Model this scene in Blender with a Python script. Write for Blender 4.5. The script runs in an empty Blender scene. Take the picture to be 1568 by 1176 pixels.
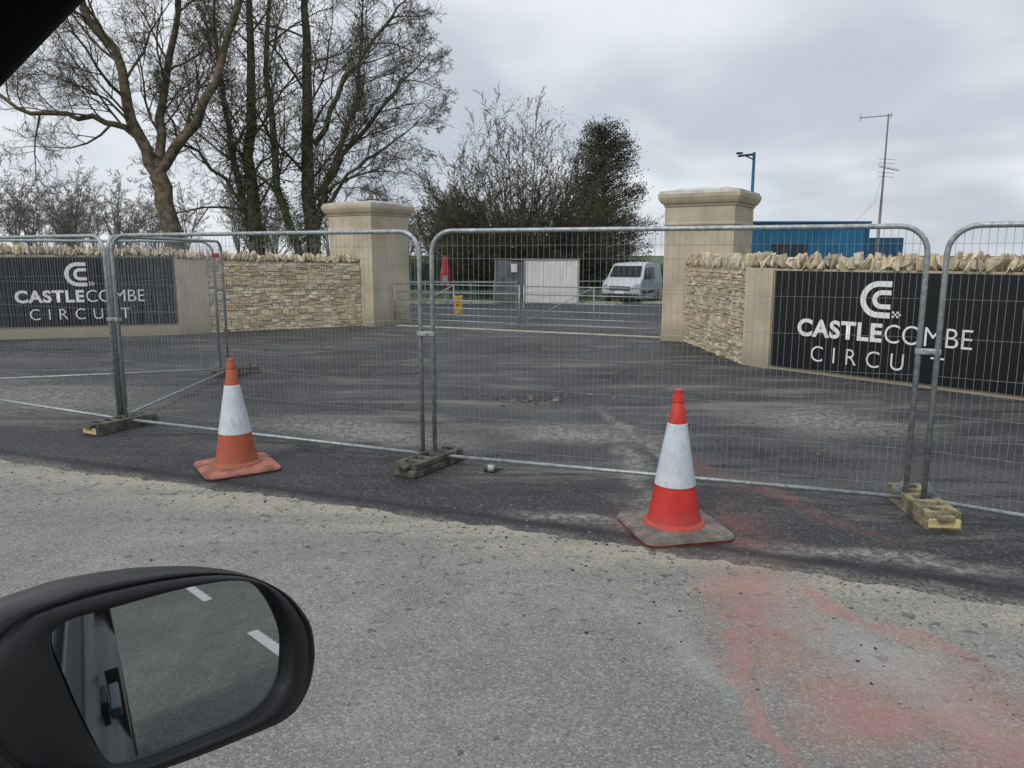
import bpy, bmesh, math, random
from mathutils import Vector, Matrix, noise as mn
R=math.radians
scene=bpy.context.scene
scene.view_settings.view_transform='Standard'
scene.view_settings.look='None'
scene.view_settings.exposure=0
rng=random.Random(7)

# ---------------------------------------------------------------- helpers
def hz(y):
    if y<19: return 0.0
    if y<38: return -0.0385*(y-19)
    return -0.7315

def nodes(name):
    m=bpy.data.materials.new(name); m.use_nodes=True
    nt=m.node_tree; b=nt.nodes['Principled BSDF']
    return m,nt,b
def N(nt,t,**k):
    n=nt.nodes.new(t)
    for a,v in k.items(): setattr(n,a,v)
    return n
def noise(nt,vec,scale,detail=5,rough=.6,dist=0):
    n=N(nt,'ShaderNodeTexNoise'); n.inputs['Scale'].default_value=scale
    n.inputs['Detail'].default_value=detail; n.inputs['Roughness'].default_value=rough
    n.inputs['Distortion'].default_value=dist
    if vec is not None: nt.links.new(vec,n.inputs['Vector'])
    return n.outputs['Fac']
def mrange(nt,v,a,b,c=0,d=1):
    n=N(nt,'ShaderNodeMapRange'); n.interpolation_type='SMOOTHSTEP' if a<b else 'LINEAR'
    nt.links.new(v,n.inputs[0])
    for i,x in zip((1,2,3,4),(a,b,c,d)): n.inputs[i].default_value=x
    return n.outputs[0]
def math_(nt,op,a,b=None,c=None):
    n=N(nt,'ShaderNodeMath',operation=op)
    for i,x in enumerate((a,b,c)):
        if x is None: continue
        if isinstance(x,(int,float)): n.inputs[i].default_value=x
        else: nt.links.new(x,n.inputs[i])
    return n.outputs[0]
def mixc(nt,f,a,b,mode='MIX'):
    n=N(nt,'ShaderNodeMix',data_type='RGBA',blend_type=mode)
    def s(i,x):
        if isinstance(x,(int,float)): n.inputs[i].default_value=x
        elif isinstance(x,(tuple,list)): n.inputs[i].default_value=(x[0],x[1],x[2],1)
        else: nt.links.new(x,n.inputs[i])
    s(0,f); s(6,a); s(7,b)
    return n.outputs[2]
def bump(nt,b,h,strength,dist=.01):
    n=N(nt,'ShaderNodeBump'); n.inputs['Strength'].default_value=strength
    n.inputs['Distance'].default_value=dist
    nt.links.new(h,n.inputs['Height']); nt.links.new(n.outputs[0],b.inputs['Normal'])

def mat(name,col,rough=.7,metal=0,var=.2,scale=4,col2=None,bs=0,bscale=60,attr=False,spec=.5,grime=None,detail=4):
    m,nt,b=nodes(name)
    pos=N(nt,'ShaderNodeNewGeometry').outputs['Position']
    f0=noise(nt,pos,scale,detail,.65)
    f=mrange(nt,f0,.3,.7)
    c1=tuple(x*(1-var) for x in col); c2=col2 or tuple(min(1,x*(1+var)) for x in col)
    c=mixc(nt,f,c1,c2)
    if attr:
        a=N(nt,'ShaderNodeAttribute'); a.attribute_name='Col'
        c=mixc(nt,1.0,a.outputs['Color'],c,'MULTIPLY')
    if grime:
        sp=N(nt,'ShaderNodeSeparateXYZ'); nt.links.new(pos,sp.inputs[0])
        zz=math_(nt,'SUBTRACT',sp.outputs[2],math_(nt,'MULTIPLY',f0,.5))
        g=math_(nt,'SUBTRACT',1.0,mrange(nt,zz,-.25,.22))
        c=mixc(nt,math_(nt,'MULTIPLY',g,.6),c,grime)
        mp=N(nt,'ShaderNodeMapping'); nt.links.new(pos,mp.inputs[0]); mp.inputs['Scale'].default_value=(5,5,.5)
        s=noise(nt,mp.outputs[0],1.5,4,.6)
        c=mixc(nt,mrange(nt,s,.5,.75,0,.35),c,tuple(x*.62 for x in col))
    nt.links.new(c,b.inputs['Base Color'])
    b.inputs['Roughness'].default_value=rough; b.inputs['Metallic'].default_value=metal
    b.inputs['Specular IOR Level'].default_value=spec
    if bs: bump(nt,b,noise(nt,pos,bscale,2),bs)
    return m

class MB:
    def __init__(s): s.v=[];s.f=[];s.m=[];s.c=[]
    def add(s,vs,fs,mi=0,col=None):
        o=len(s.v); s.v.extend([tuple(x) for x in vs])
        for f in fs:
            s.f.append([i+o for i in f]); s.m.append(mi); s.c.append(col)
    def box(s,c,sz,mi=0,rot=None,col=None):
        M=rot or Matrix.Identity(3); c=Vector(c)
        vs=[]
        for x in(-.5,.5):
            for y in(-.5,.5):
                for z in(-.5,.5): vs.append(c+M@Vector((x*sz[0],y*sz[1],z*sz[2])))
        s.add(vs,[(0,1,3,2),(4,6,7,5),(0,4,5,1),(2,3,7,6),(0,2,6,4),(1,5,7,3)],mi,col)
    def tube(s,pts,rs,k=6,mi=0,cap=True):
        pts=[Vector(p) for p in pts]; n=len(pts)
        if not isinstance(rs,(list,tuple)): rs=[rs]*n
        o=len(s.v); prev=None
        for i in range(n):
            t=(pts[min(i+1,n-1)]-pts[max(i-1,0)])
            if t.length<1e-9: t=Vector((0,0,1))
            t.normalize()
            if prev is None:
                a=t.orthogonal().normalized()
            else:
                a=prev-t*prev.dot(t)
                a=a.normalized() if a.length>1e-6 else t.orthogonal().normalized()
            prev=a; b=t.cross(a); r=rs[i]; p=pts[i]
            for j in range(k):
                an=2*math.pi*j/k; w=p+a*(math.cos(an)*r)+b*(math.sin(an)*r)
                s.v.append((w.x,w.y,w.z))
        for i in range(n-1):
            for j in range(k):
                j2=(j+1)%k
                s.f.append([o+i*k+j,o+i*k+j2,o+(i+1)*k+j2,o+(i+1)*k+j]); s.m.append(mi); s.c.append(None)
        if cap:
            s.f.append([o+j for j in range(k)][::-1]); s.m.append(mi); s.c.append(None)
            s.f.append([o+(n-1)*k+j for j in range(k)]); s.m.append(mi); s.c.append(None)
    def lathe(s,c,prof,k=32,mi=0,mis=None):
        c=Vector(c); o=len(s.v)
        for z,r in prof:
            for j in range(k):
                an=2*math.pi*j/k; s.v.append((c.x+math.cos(an)*r,c.y+math.sin(an)*r,c.z+z))
        for i in range(len(prof)-1):
            for j in range(k):
                j2=(j+1)%k
                s.f.append([o+i*k+j,o+i*k+j2,o+(i+1)*k+j2,o+(i+1)*k+j]); s.m.append(mis[i] if mis else mi); s.c.append(None)
        s.f.append([o+(len(prof)-1)*k+j for j in range(k)]); s.m.append(mis[-1] if mis else mi); s.c.append(None)
    def prism(s,poly,z0,z1,mi=0):
        n=len(poly); 
        z0=z0 if isinstance(z0,(list,tuple)) else [z0]*n
        z1=z1 if isinstance(z1,(list,tuple)) else [z1]*n
        vs=[(p[0],p[1],z) for p,z in zip(poly,z0)]+[(p[0],p[1],z) for p,z in zip(poly,z1)]
        fs=[tuple(range(n))[::-1],tuple(range(n,2*n))]+[(i,(i+1)%n,n+(i+1)%n,n+i) for i in range(n)]
        s.add(vs,fs,mi)
    def build(s,name,mats,parent=None,smooth=False,bevel=0,fix=False):
        me=bpy.data.meshes.new(name); me.from_pydata(s.v,[],s.f)
        for m in mats: me.materials.append(m)
        me.polygons.foreach_set('material_index',s.m)
        if any(c is not None for c in s.c):
            ca=me.color_attributes.new('Col','FLOAT_COLOR','CORNER')
            d=[]
            for f,c in zip(s.f,s.c):
                c=c or (1,1,1)
                d.extend([c[0],c[1],c[2],1.0]*len(f))
            ca.data.foreach_set('color',d)
        if smooth: me.polygons.foreach_set('use_smooth',[True]*len(s.f))
        me.update()
        if fix:
            bm=bmesh.new(); bm.from_mesh(me); bmesh.ops.recalc_face_normals(bm,faces=bm.faces); bm.to_mesh(me); bm.free()
        ob=bpy.data.objects.new(name,me); scene.collection.objects.link(ob)
        if bevel:
            bv=ob.modifiers.new('bev','BEVEL'); bv.width=bevel; bv.segments=2; bv.limit_method='ANGLE'
        if parent: setp(ob,parent)
        return ob
def empty(name,loc=(0,0,0)):
    e=bpy.data.objects.new(name,None); e.location=loc; e.empty_display_size=.2
    scene.collection.objects.link(e); return e
def setp(o,p):
    o.parent=p; o.matrix_parent_inverse=Matrix.Translation(p.location).inverted()
def rotz(a): return Matrix.Rotation(a,3,'Z')

# ---------------------------------------------------------------- camera
cam=bpy.data.cameras.new('camera'); co=bpy.data.objects.new('camera',cam); scene.collection.objects.link(co)
co.location=(0,0,1.7); co.rotation_euler=(R(90-9.77),0,0)
cam.sensor_width=36; cam.lens=26.4; cam.clip_start=.02; cam.clip_end=3000
scene.camera=co

# ---------------------------------------------------------------- world
w=bpy.data.worlds.new('World'); scene.world=w; w.use_nodes=True
nt=w.node_tree; bg=nt.nodes['Background']; bg.inputs['Strength'].default_value=.1
sky=N(nt,'ShaderNodeTexSky'); sky.sky_type='NISHITA'; sky.sun_disc=False
sky.sun_elevation=R(48); sky.sun_rotation=R(213)
tc=N(nt,'ShaderNodeTexCoord'); sp=N(nt,'ShaderNodeSeparateXYZ'); nt.links.new(tc.outputs['Generated'],sp.inputs[0])
den=math_(nt,'ADD',math_(nt,'MAXIMUM',sp.outputs[2],0.0),.28)
cx=N(nt,'ShaderNodeCombineXYZ')
nt.links.new(math_(nt,'DIVIDE',sp.outputs[0],den),cx.inputs[0]); nt.links.new(math_(nt,'DIVIDE',sp.outputs[1],den),cx.inputs[1]); cx.inputs[2].default_value=3.7
n1=noise(nt,cx.outputs[0],1.1,3,.48,.3)
n2=noise(nt,cx.outputs[0],3.2,4,.5,.5)
nn=math_(nt,'ADD',math_(nt,'MULTIPLY',n1,.8),math_(nt,'MULTIPLY',n2,.2))
nn=math_(nt,'SUBTRACT',nn,math_(nt,'MULTIPLY',sp.outputs[0],.15))
cl=mixc(nt,mrange(nt,nn,.36,.62),(5.6,6.05,6.8),(8.7,9.05,9.5))
k=mrange(nt,sp.outputs[2],.32,1.0,1.0,1.4)
cl2=N(nt,'ShaderNodeVectorMath',operation='SCALE'); nt.links.new(cl,cl2.inputs[0]); nt.links.new(k,cl2.inputs['Scale'])
nt.links.new(mixc(nt,.93,sky.outputs[0],cl2.outputs[0]),bg.inputs[0])
sd=bpy.data.lights.new('sun','SUN'); sd.energy=1.3; sd.angle=R(11); sd.color=(1,.96,.9)
so=bpy.data.objects.new('sun',sd); scene.collection.objects.link(so)
el=R(48); az=R(213)
so.rotation_euler=Vector((math.sin(az)*math.cos(el),math.cos(az)*math.cos(el),math.sin(el))).to_track_quat('Z','Y').to_euler()

# ---------------------------------------------------------------- ground materials
def dotd(nt,pos,nx,ny,c):
    n=N(nt,'ShaderNodeVectorMath',operation='DOT_PRODUCT'); nt.links.new(pos,n.inputs[0]); n.inputs[1].default_value=(nx,ny,0)
    return math_(nt,'SUBTRACT',n.outputs['Value'],c)
def blob(nt,pos,x,y,sx,sy,rotd=0):
    mp=N(nt,'ShaderNodeMapping',vector_type='TEXTURE'); nt.links.new(pos,mp.inputs[0])
    mp.inputs['Location'].default_value=(x,y,0); mp.inputs['Rotation'].default_value=(0,0,R(rotd)); mp.inputs['Scale'].default_value=(sx,sy,1)
    l=N(nt,'ShaderNodeVectorMath',operation='LENGTH'); nt.links.new(mp.outputs[0],l.inputs[0])
    n=N(nt,'ShaderNodeMapRange'); n.interpolation_type='SMOOTHSTEP'
    nt.links.new(l.outputs['Value'],n.inputs[0]); n.inputs[1].default_value=.1;n.inputs[2].default_value=1.3;n.inputs[3].default_value=1;n.inputs[4].default_value=0
    return n.outputs[0]
def sumb(nt,lst):
    o=lst[0]
    for x in lst[1:]: o=math_(nt,'MAXIMUM',o,x)
    return o
def warp(nt,pos,scale,amt):
    n=N(nt,'ShaderNodeTexNoise'); n.inputs['Scale'].default_value=scale; n.inputs['Detail'].default_value=3; nt.links.new(pos,n.inputs['Vector'])
    s=N(nt,'ShaderNodeVectorMath',operation='SUBTRACT'); nt.links.new(n.outputs['Color'],s.inputs[0]); s.inputs[1].default_value=(.5,.5,.5)
    m=N(nt,'ShaderNodeVectorMath',operation='SCALE'); nt.links.new(s.outputs[0],m.inputs[0]); m.inputs['Scale'].default_value=amt
    a=N(nt,'ShaderNodeVectorMath',operation='ADD'); nt.links.new(pos,a.inputs[0]); nt.links.new(m.outputs[0],a.inputs[1]); return a.outputs[0]
def road_mat():
    m,nt,b=nodes('old_road_surface'); pos=N(nt,'ShaderNodeNewGeometry').outputs['Position']
    big=noise(nt,pos,.8,4,.6,.4); mid=noise(nt,pos,5,4,.7)
    c=mixc(nt,mrange(nt,big,.35,.65),(.175,.182,.172),(.262,.258,.232))
    c=mixc(nt,mrange(nt,mid,.38,.68,0,.5),c,(.145,.15,.140))
    d=dotd(nt,pos,.36,.933,4.152)
    edge=mrange(nt,math_(nt,'ADD',d,math_(nt,'MULTIPLY',mid,1.5)),.15,.75)
    c=mixc(nt,math_(nt,'MULTIPLY',edge,.85),c,(.36,.325,.258))
    mp=N(nt,'ShaderNodeMapping'); nt.links.new(pos,mp.inputs[0]); mp.inputs['Rotation'].default_value=(0,0,R(21)); mp.inputs['Scale'].default_value=(.25,2.6,1)
    c=mixc(nt,mrange(nt,noise(nt,mp.outputs[0],1.3,4),.43,.66,0,.55),c,(.155,.165,.157))
    vo=N(nt,'ShaderNodeTexVoronoi'); vo.inputs['Scale'].default_value=130; nt.links.new(pos,vo.inputs['Vector'])
    sx=N(nt,'ShaderNodeSeparateColor'); nt.links.new(vo.outputs['Color'],sx.inputs[0])
    c=mixc(nt,mrange(nt,sx.outputs[0],.6,.95,0,.5),c,(.42,.40,.36))
    c=mixc(nt,mrange(nt,sx.outputs[1],.6,.97,0,.55),c,(.075,.075,.07))
    fine=noise(nt,pos,38,3,.75)
    c=mixc(nt,mrange(nt,fine,.50,.70,0,.45),c,(.10,.10,.093))
    sp_=noise(nt,pos,13,3,.6); thr=mrange(nt,d,-2.2,0,.0,.08)
    c=mixc(nt,mrange(nt,math_(nt,'ADD',sp_,thr),.68,.715,0,.7),c,(.07,.066,.058))
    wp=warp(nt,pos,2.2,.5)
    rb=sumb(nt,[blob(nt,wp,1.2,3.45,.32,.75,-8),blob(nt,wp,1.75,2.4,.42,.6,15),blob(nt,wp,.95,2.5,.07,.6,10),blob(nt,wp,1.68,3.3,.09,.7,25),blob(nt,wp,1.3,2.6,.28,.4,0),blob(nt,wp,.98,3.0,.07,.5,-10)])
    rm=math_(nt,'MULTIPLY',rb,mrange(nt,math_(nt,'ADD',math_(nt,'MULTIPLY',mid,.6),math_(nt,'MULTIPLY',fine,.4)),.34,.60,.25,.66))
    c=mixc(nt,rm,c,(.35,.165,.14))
    gb=sumb(nt,[blob(nt,wp,1.55,3.0,.2,.7,20),blob(nt,wp,.75,3.0,.12,.5,12)])
    c=mixc(nt,math_(nt,'MULTIPLY',gb,.25),c,(.38,.40,.38))
    nt.links.new(c,b.inputs['Base Color']); b.inputs['Roughness'].default_value=.85; b.inputs['Specular IOR Level'].default_value=.3
    bump(nt,b,fine,.6,.006)
    return m
def apron_mat():
    m,nt,b=nodes('new_asphalt'); pos=N(nt,'ShaderNodeNewGeometry').outputs['Position']
    big=noise(nt,pos,.55,4,.65,.6); mid=noise(nt,pos,4,4,.7,.3)
    c=mixc(nt,mrange(nt,big,.38,.60),(.026,.028,.033),(.066,.067,.068))
    mp=N(nt,'ShaderNodeMapping'); nt.links.new(pos,mp.inputs[0]); mp.inputs['Rotation'].default_value=(0,0,R(28)); mp.inputs['Scale'].default_value=(.35,1.4,1)
    st=noise(nt,mp.outputs[0],1.2,5,.72,.5)
    c=mixc(nt,mrange(nt,st,.51,.65,0,.55),c,(.21,.197,.168))
    mp2=N(nt,'ShaderNodeMapping'); nt.links.new(pos,mp2.inputs[0]); mp2.inputs['Rotation'].default_value=(0,0,R(-60)); mp2.inputs['Scale'].default_value=(.28,2.4,1)
    st2=noise(nt,mp2.outputs[0],1.4,5,.7,.3)
    c=mixc(nt,mrange(nt,st2,.56,.72,0,.5),c,(.20,.195,.18))
    c=mixc(nt,math_(nt,'MULTIPLY',math_(nt,'SUBTRACT',1.0,mrange(nt,st2,.39,.48)),.8),c,(.017,.019,.022))
    d=dotd(nt,pos,.36,.933,4.152)
    dd=math_(nt,'ADD',d,math_(nt,'MULTIPLY',mid,1.0))
    fr=math_(nt,'SUBTRACT',1.0,mrange(nt,dd,1.1,2.0))
    c=mixc(nt,math_(nt,'MULTIPLY',fr,.75),c,(.029,.031,.035))
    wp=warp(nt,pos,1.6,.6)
    db=sumb(nt,[blob(nt,wp,.2,8.9,1.2,.5,-15),blob(nt,wp,1.6,10.6,1.5,.9,30),blob(nt,wp,-2.6,11,1.8,.9,-20),blob(nt,wp,-1.5,6.4,1.2,.35,-22),blob(nt,wp,.2,13.4,1.6,.9,10),blob(nt,wp,2.3,6.2,.9,.4,-20)])
    c=mixc(nt,math_(nt,'MULTIPLY',db,mrange(nt,mid,.35,.55,.15,.85)),c,(.014,.015,.018))
    wb=sumb(nt,[blob(nt,wp,.98,5.9,.14,.9,0),blob(nt,wp,1.15,6.9,.10,1.4,8),blob(nt,wp,.95,4.9,.25,.4,0),blob(nt,wp,.45,4.62,.5,.14,-20),blob(nt,wp,3.2,7.6,1.1,.8,-30),blob(nt,wp,2.1,4.0,.9,.10,-22),blob(nt,wp,-1.6,7.2,1.6,.5,-22),blob(nt,wp,.6,7.0,1.1,.5,-20),blob(nt,wp,-6,9,2.5,1.2,-20)])
    wm=math_(nt,'MULTIPLY',wb,mrange(nt,noise(nt,pos,16,4,.8),.42,.60,.15,.7))
    c=mixc(nt,wm,c,(.36,.34,.30))
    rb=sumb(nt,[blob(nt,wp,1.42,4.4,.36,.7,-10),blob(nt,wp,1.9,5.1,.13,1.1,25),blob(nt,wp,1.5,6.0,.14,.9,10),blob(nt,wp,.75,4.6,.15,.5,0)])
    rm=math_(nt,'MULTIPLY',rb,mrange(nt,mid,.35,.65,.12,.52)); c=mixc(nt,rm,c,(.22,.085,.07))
    fine=noise(nt,pos,50,3,.8)
    c=mixc(nt,mrange(nt,fine,.5,.75,0,.5),c,(.017,.017,.017))
    vo=N(nt,'ShaderNodeTexVoronoi'); vo.inputs['Scale'].default_value=100; nt.links.new(pos,vo.inputs['Vector'])
    sx=N(nt,'ShaderNodeSeparateColor'); nt.links.new(vo.outputs['Color'],sx.inputs[0])
    c=mixc(nt,mrange(nt,sx.outputs[0],.8,.98,0,.32),c,(.3,.29,.27))
    sd_=math_(nt,'SUBTRACT',d,math_(nt,'MULTIPLY',mid,.14))
    c=mixc(nt,math_(nt,'MULTIPLY',mrange(nt,math_(nt,'ABSOLUTE',math_(nt,'SUBTRACT',sd_,.10)),.0,.09,1,0),.7),c,(.014,.015,.017))
    ep=math_(nt,'MULTIPLY',math_(nt,'SUBTRACT',1.0,mrange(nt,math_(nt,'ADD',d,math_(nt,'MULTIPLY',mid,.5)),.18,.38)),.7)
    c=mixc(nt,math_(nt,'MULTIPLY',ep,mrange(nt,fine,.38,.6)),c,(.27,.25,.21))
    nt.links.new(c,b.inputs['Base Color'])
    nt.links.new(mrange(nt,big,.3,.7,.5,.9),b.inputs['Roughness'])
    b.inputs['Specular IOR Level'].default_value=.28
    bump(nt,b,fine,.6,.006)
    return m
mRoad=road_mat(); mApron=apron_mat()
mGrass=mat('grass_ground',(.06,.095,.025),.95,var=.5,scale=1.2,col2=(.12,.15,.05),bs=.6,bscale=30)
mPark=mat('car_park_asphalt',(.05,.052,.056),.9,var=.35,scale=.6,bs=.4,bscale=60,spec=.3)
mConc=mat('concrete_pale',(.40,.37,.30),.9,var=.3,scale=5,bs=.4)
mWhiteP=mat('road_paint',(.78,.78,.75),.7,var=.1,scale=20)

def strip(name,xs0,ys,zo,m):
    b=MB()
    for i in range(len(ys)-1):
        y0,y1=ys[i],ys[i+1]
        b.add([(xs0[0],y0,hz(y0)+zo),(xs0[1],y0,hz(y0)+zo),(xs0[1],y1,hz(y1)+zo),(xs0[0],y1,hz(y1)+zo)],[(0,1,2,3)])
    return b.build(name,[m])
strip('ground',(-900,900),[-900,-20,19,38,1800],0,mGrass)
e=Vector((.933,-.36)).normalized(); nv=Vector((.36,.933)).normalized()
b=MB(); P0=Vector((0,4.45))
q=[P0-e*60+nv*.4,P0+e*60+nv*.4,P0+e*60-nv*9,P0-e*60-nv*9]
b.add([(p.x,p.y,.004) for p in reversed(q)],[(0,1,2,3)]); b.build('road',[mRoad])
b=MB(); pts=[]
L=[P0+e*s for s in [x*.03-16 for x in range(int(30/.03))]]
for p in L:
    o=.07*mn.noise(Vector((p.x*1.3,p.y*1.3,0)))+.06*mn.noise(Vector((p.x*4.5,p.y*4.5,3)))+.035*mn.noise(Vector((p.x*14,p.y*14,3)))+.015*mn.noise(Vector((p.x*33,p.y*33,3)))
    pts.append(p+nv*o)
n=len(pts)
vs=[(p.x,p.y,.009) for p in pts]+[(p.x,19,.009) for p in pts]
b.add(vs,[(i,i+1,n+i+1,n+i) for i in range(n-1) if pts[i].y<18])
vs=[(p.x,p.y,.009) for p in pts]+[(p.x,p.y-.004,.004) for p in pts]
b.add(vs,[(i,n+i,n+i+1,i+1) for i in range(n-1) if pts[i].y<18])
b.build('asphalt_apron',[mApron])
strip('car_park',(-9,26),[19,37.5],.008,mPark)
b=MB()
ge=Vector((.908,-.419)); gn=Vector((-.419,-.908)); G0=Vector((-2.85,18.1))
q=[G0,G0+ge*6.6,G0+ge*6.6-gn*.28,G0-gn*.28]
b.add([(p.x,p.y,.013) for p in q],[(0,1,2,3)]); b.build('threshold_kerb',[mConc])
b=MB(); b.box((8,37.6,hz(37.6)+.05),(34,.15,.14)); b.build('kerb',[mConc])
b=MB()
for i in range(7):
    c=Vector((2.9,.62))+e*(i*2.6); a_=c+e*1.4; wv=nv*.035
    b.add([((c-wv).x,(c-wv).y,.009),((a_-wv).x,(a_-wv).y,.009),((a_+wv).x,(a_+wv).y,.009),((c+wv).x,(c+wv).y,.009)],[(0,1,2,3)])
b.build('lane_marking',[mWhiteP])

# ---------------------------------------------------------------- walls & pillars
mAsh=mat('ashlar_stone',(.49,.425,.31),.85,var=.16,scale=1.5,bs=.35,bscale=40,grime=(.20,.175,.13))
mCap=mat('weathered_cap_stone',(.46,.45,.41),.85,var=.3,scale=4,bs=.3,bscale=50)
mMortar=mat('wall_core',(.46,.385,.26),.95,var=.2,scale=8)
mStone=mat('rubble_stone',(1,1,1),.9,var=.16,scale=16,attr=True,bs=.7,bscale=40,col2=(1.1,1.1,1.08))
GE=Vector((.853,-.522)); GN=Vector((-.522,-.853))
def loft(b,center,prof,mis=None):
    c=Vector(center); o=len(b.v)
    for z,h in prof:
        for sx,sy in((-1,-1),(1,-1),(1,1),(-1,1)):
            p=c+GE*(sx*h)-GN*(sy*h); b.v.append((p.x,p.y,z))
    for i in range(len(prof)-1):
        for j in range(4):
            j2=(j+1)%4
            b.f.append([o+i*4+j,o+i*4+j2,o+(i+1)*4+j2,o+(i+1)*4+j]); b.m.append(mis[i] if mis else 0); b.c.append(None)
    b.f.append([o+(len(prof)-1)*4+j for j in range(4)]); b.m.append(mis[-1] if mis else 0); b.c.append(None)
def pillar(cornerFL):
    c=Vector(cornerFL)+GE*.675-GN*.675
    prof=[(0,.69),(.12,.69),(.13,.68)]; mis=[0,0,0]
    for zt in (.57,1.0,1.43,1.86,2.25):
        prof+= [(zt-.006,.675),(zt-.003,.669),(zt+.003,.669),(zt+.006,.675)]; mis+=[0]*4
    prof+=[(2.262,.69),(2.30,.69),(2.31,.677),(2.60,.677),(2.62,.70),(2.66,.705),(2.67,.735),(2.72,.765),(2.78,.79),(2.85,.795),(2.852,.77),(2.90,.765),(2.96,.45),(2.97,.1)]
    mis+=[0]*9
    mis=mis[:len(prof)-1]
    while len(mis)<len(prof)-1: mis.append(1)
    b=MB(); loft(b,c,prof,mis)
    return b.build('stone_gate_pillar',[mAsh,mCap],bevel=.006)
pillar(Vector((-4.43,18.55)))
pillar(Vector((2.98,14.96)))

def toCamN(A,B):
    d=(B-A).normalized(); n=Vector((d.y,-d.x))
    if n.dot(-A)<0: n=-n
    return d,n
def corewall(A,B,zA,zB,th,m,name,parent,z0=0):
    d,n=toCamN(A,B)
    b=MB(); b.prism([A,B,B-n*th,A-n*th],z0,[zA,zB,zB,zA]); return b.build(name,[m],parent,fix=True)
def stones(A,B,zA,zB,name,parent,seed):
    r=random.Random(seed); d,n=toCamN(A,B); L=(B-A).length; b=MB(); z=.01
    pal=[(.62,.525,.37),(.58,.475,.32),(.66,.58,.44),(.54,.45,.31),(.60,.49,.315),(.68,.61,.48),(.49,.41,.29),(.62,.54,.395)]
    while z<max(zA,zB)-.02:
        h=r.choice((r.uniform(.03,.06),r.uniform(.045,.08),r.uniform(.06,.11))); s=-r.uniform(0,.1)
        while s<L:
            l=r.uniform(.05,.24)*(1 if h>.05 else 1.2); s0=max(0,s)+.002; s1=min(L,s+l)-.002; s+=l
            if s1-s0<.02: continue
            zt=zA+(zB-zA)*(s0+s1)/2/L
            wv=.02*mn.noise(Vector((s*1.2,z*3,seed)))
            if z+h>zt: continue
            c=r.choice(pal); k=r.uniform(.84,1.08); c=(c[0]*k,c[1]*k,c[2]*k)
            parts=[(z,h)] if (h<.07 or r.random()<.6) else [(z,h*r.uniform(.4,.6))]
            if len(parts)==1 and parts[0][1]!=h: parts.append((z+parts[0][1],h-parts[0][1]))
            for (za,hh) in parts:
                pr=r.uniform(.008,.042); vs=[]; kk=r.uniform(.9,1.06)
                jl=r.uniform(-.006,.006); jr=r.uniform(-.006,.006)
                for dep,off in((0,0),(pr,.007)):
                    for (ss,zz,jz) in((s0,za,jl),(s1,za,jr),(s1,za+hh-.003,jr),(s0,za+hh-.003,jl)):
                        j=(lambda a:r.uniform(-a,a))
                        sx=ss+(off if ss==s0 else -off)+j(.006); zq=zz+wv*.4+(off if zz==za else -off)+jz*.5+j(.004)
                        p=A+d*sx+n*(dep+j(.008) if dep else .001)
                        vs.append((p.x,p.y,max(.0,zq)))
                b.add(vs,[(4,5,6,7),(0,1,5,4),(1,2,6,5),(2,3,7,6),(3,0,4,7)],0,(c[0]*kk,c[1]*kk,c[2]*kk))
        z+=h
    return b.build(name,[mStone],parent,fix=True)
def coping(A,B,zA,zB,name,parent,seed):
    r=random.Random(seed); d,n=toCamN(A,B); L=(B-A).length; b=MB()
    pal=[(.62,.53,.37),(.57,.47,.31),(.66,.59,.46),(.51,.42,.28),(.60,.50,.34),(.46,.39,.28)]
    for row,(off,hs) in enumerate(((-.05,1.0),(-.22,1.05))):
        s=.02
        while s<L-.03:
            wd=r.uniform(.04,.115); h=r.uniform(.15,.27)*hs; c=A+d*(s+wd/2); z=zA+(zB-zA)*s/L
            col=r.choice(pal); k=r.uniform(.78,1.1); col=tuple(x*k for x in col)
            bm=bmesh.new()
            for i in range(18):
                x=r.uniform(-.5,.5);y=r.uniform(-.5,.5);zz=r.uniform(0,1)
                m=max(abs(x)*2,abs(y)*2,abs(zz-.5)*2)
                if m<.8: x,y=x/m*.85,y/m*.85
                tp=1-.4*zz
                p=c+d*(x*wd*1.3*tp)+n*(off+y*.22*(1.08-.3*zz))
                bm.verts.new((p.x,p.y,z-.02+zz*h))
            lean=r.uniform(-.45,.45)
            for v in bm.verts:
                dz=v.co.z-z; v.co.x+=d.x*lean*dz; v.co.y+=d.y*lean*dz
            bmesh.ops.convex_hull(bm,input=bm.verts[:])
            bm.verts.index_update(); bm.faces.ensure_lookup_table()
            vs=[v.co[:] for v in bm.verts]; fs=[[v.index for v in f.verts] for f in bm.faces]
            b.add(vs,fs,0,col); bm.free(); s+=wd*.86
    return b.build(name,[mStone],parent,fix=True)
V=Vector
Rw0=V((3.40,14.72)); Rw1=V((3.61,11.60)); Rp1=V((3.87,11.22)); Rd=V((.645,-.765)).normalized(); Rs0=V((3.87,11.22)); Rs1=Rs0+Rd*7.5
eR=empty('stone_wall',(3.6,12,0))
corewall(Rw0,Rw1,1.50,1.50,.42,mMortar,'core',eR)
stones(Rw0,Rw1,1.50,1.50,'stones',eR,3)
dP,nP=toCamN(Rw1,Rp1)
b=MB(); b.prism([Rw1+nP*.03-dP*.02,Rp1+nP*.03+dP*.01,Rp1-nP*.4,Rw1-nP*.4],0,1.505); b.build('end_pier',[mAsh],eR,fix=True,bevel=.008)
corewall(Rs0+Rd*.012,Rs1,1.50,1.50,.42,mAsh,'sign_wall',eR)
coping(Rw0,Rw1,1.50,1.50,'coping_stones',eR,5)
coping(Rw1,Rp1,1.505,1.505,'coping_stones',eR,6)
coping(Rs0,Rs1,1.50,1.50,'coping_stones',eR,8)
Lw0=V((-3.62,18.05)); Lw1=V((-6.62,16.48)); Lp1=V((-7.12,16.05)); Ld=V((.956,.293)).normalized(); Ls1=Lp1-Ld*9
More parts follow.
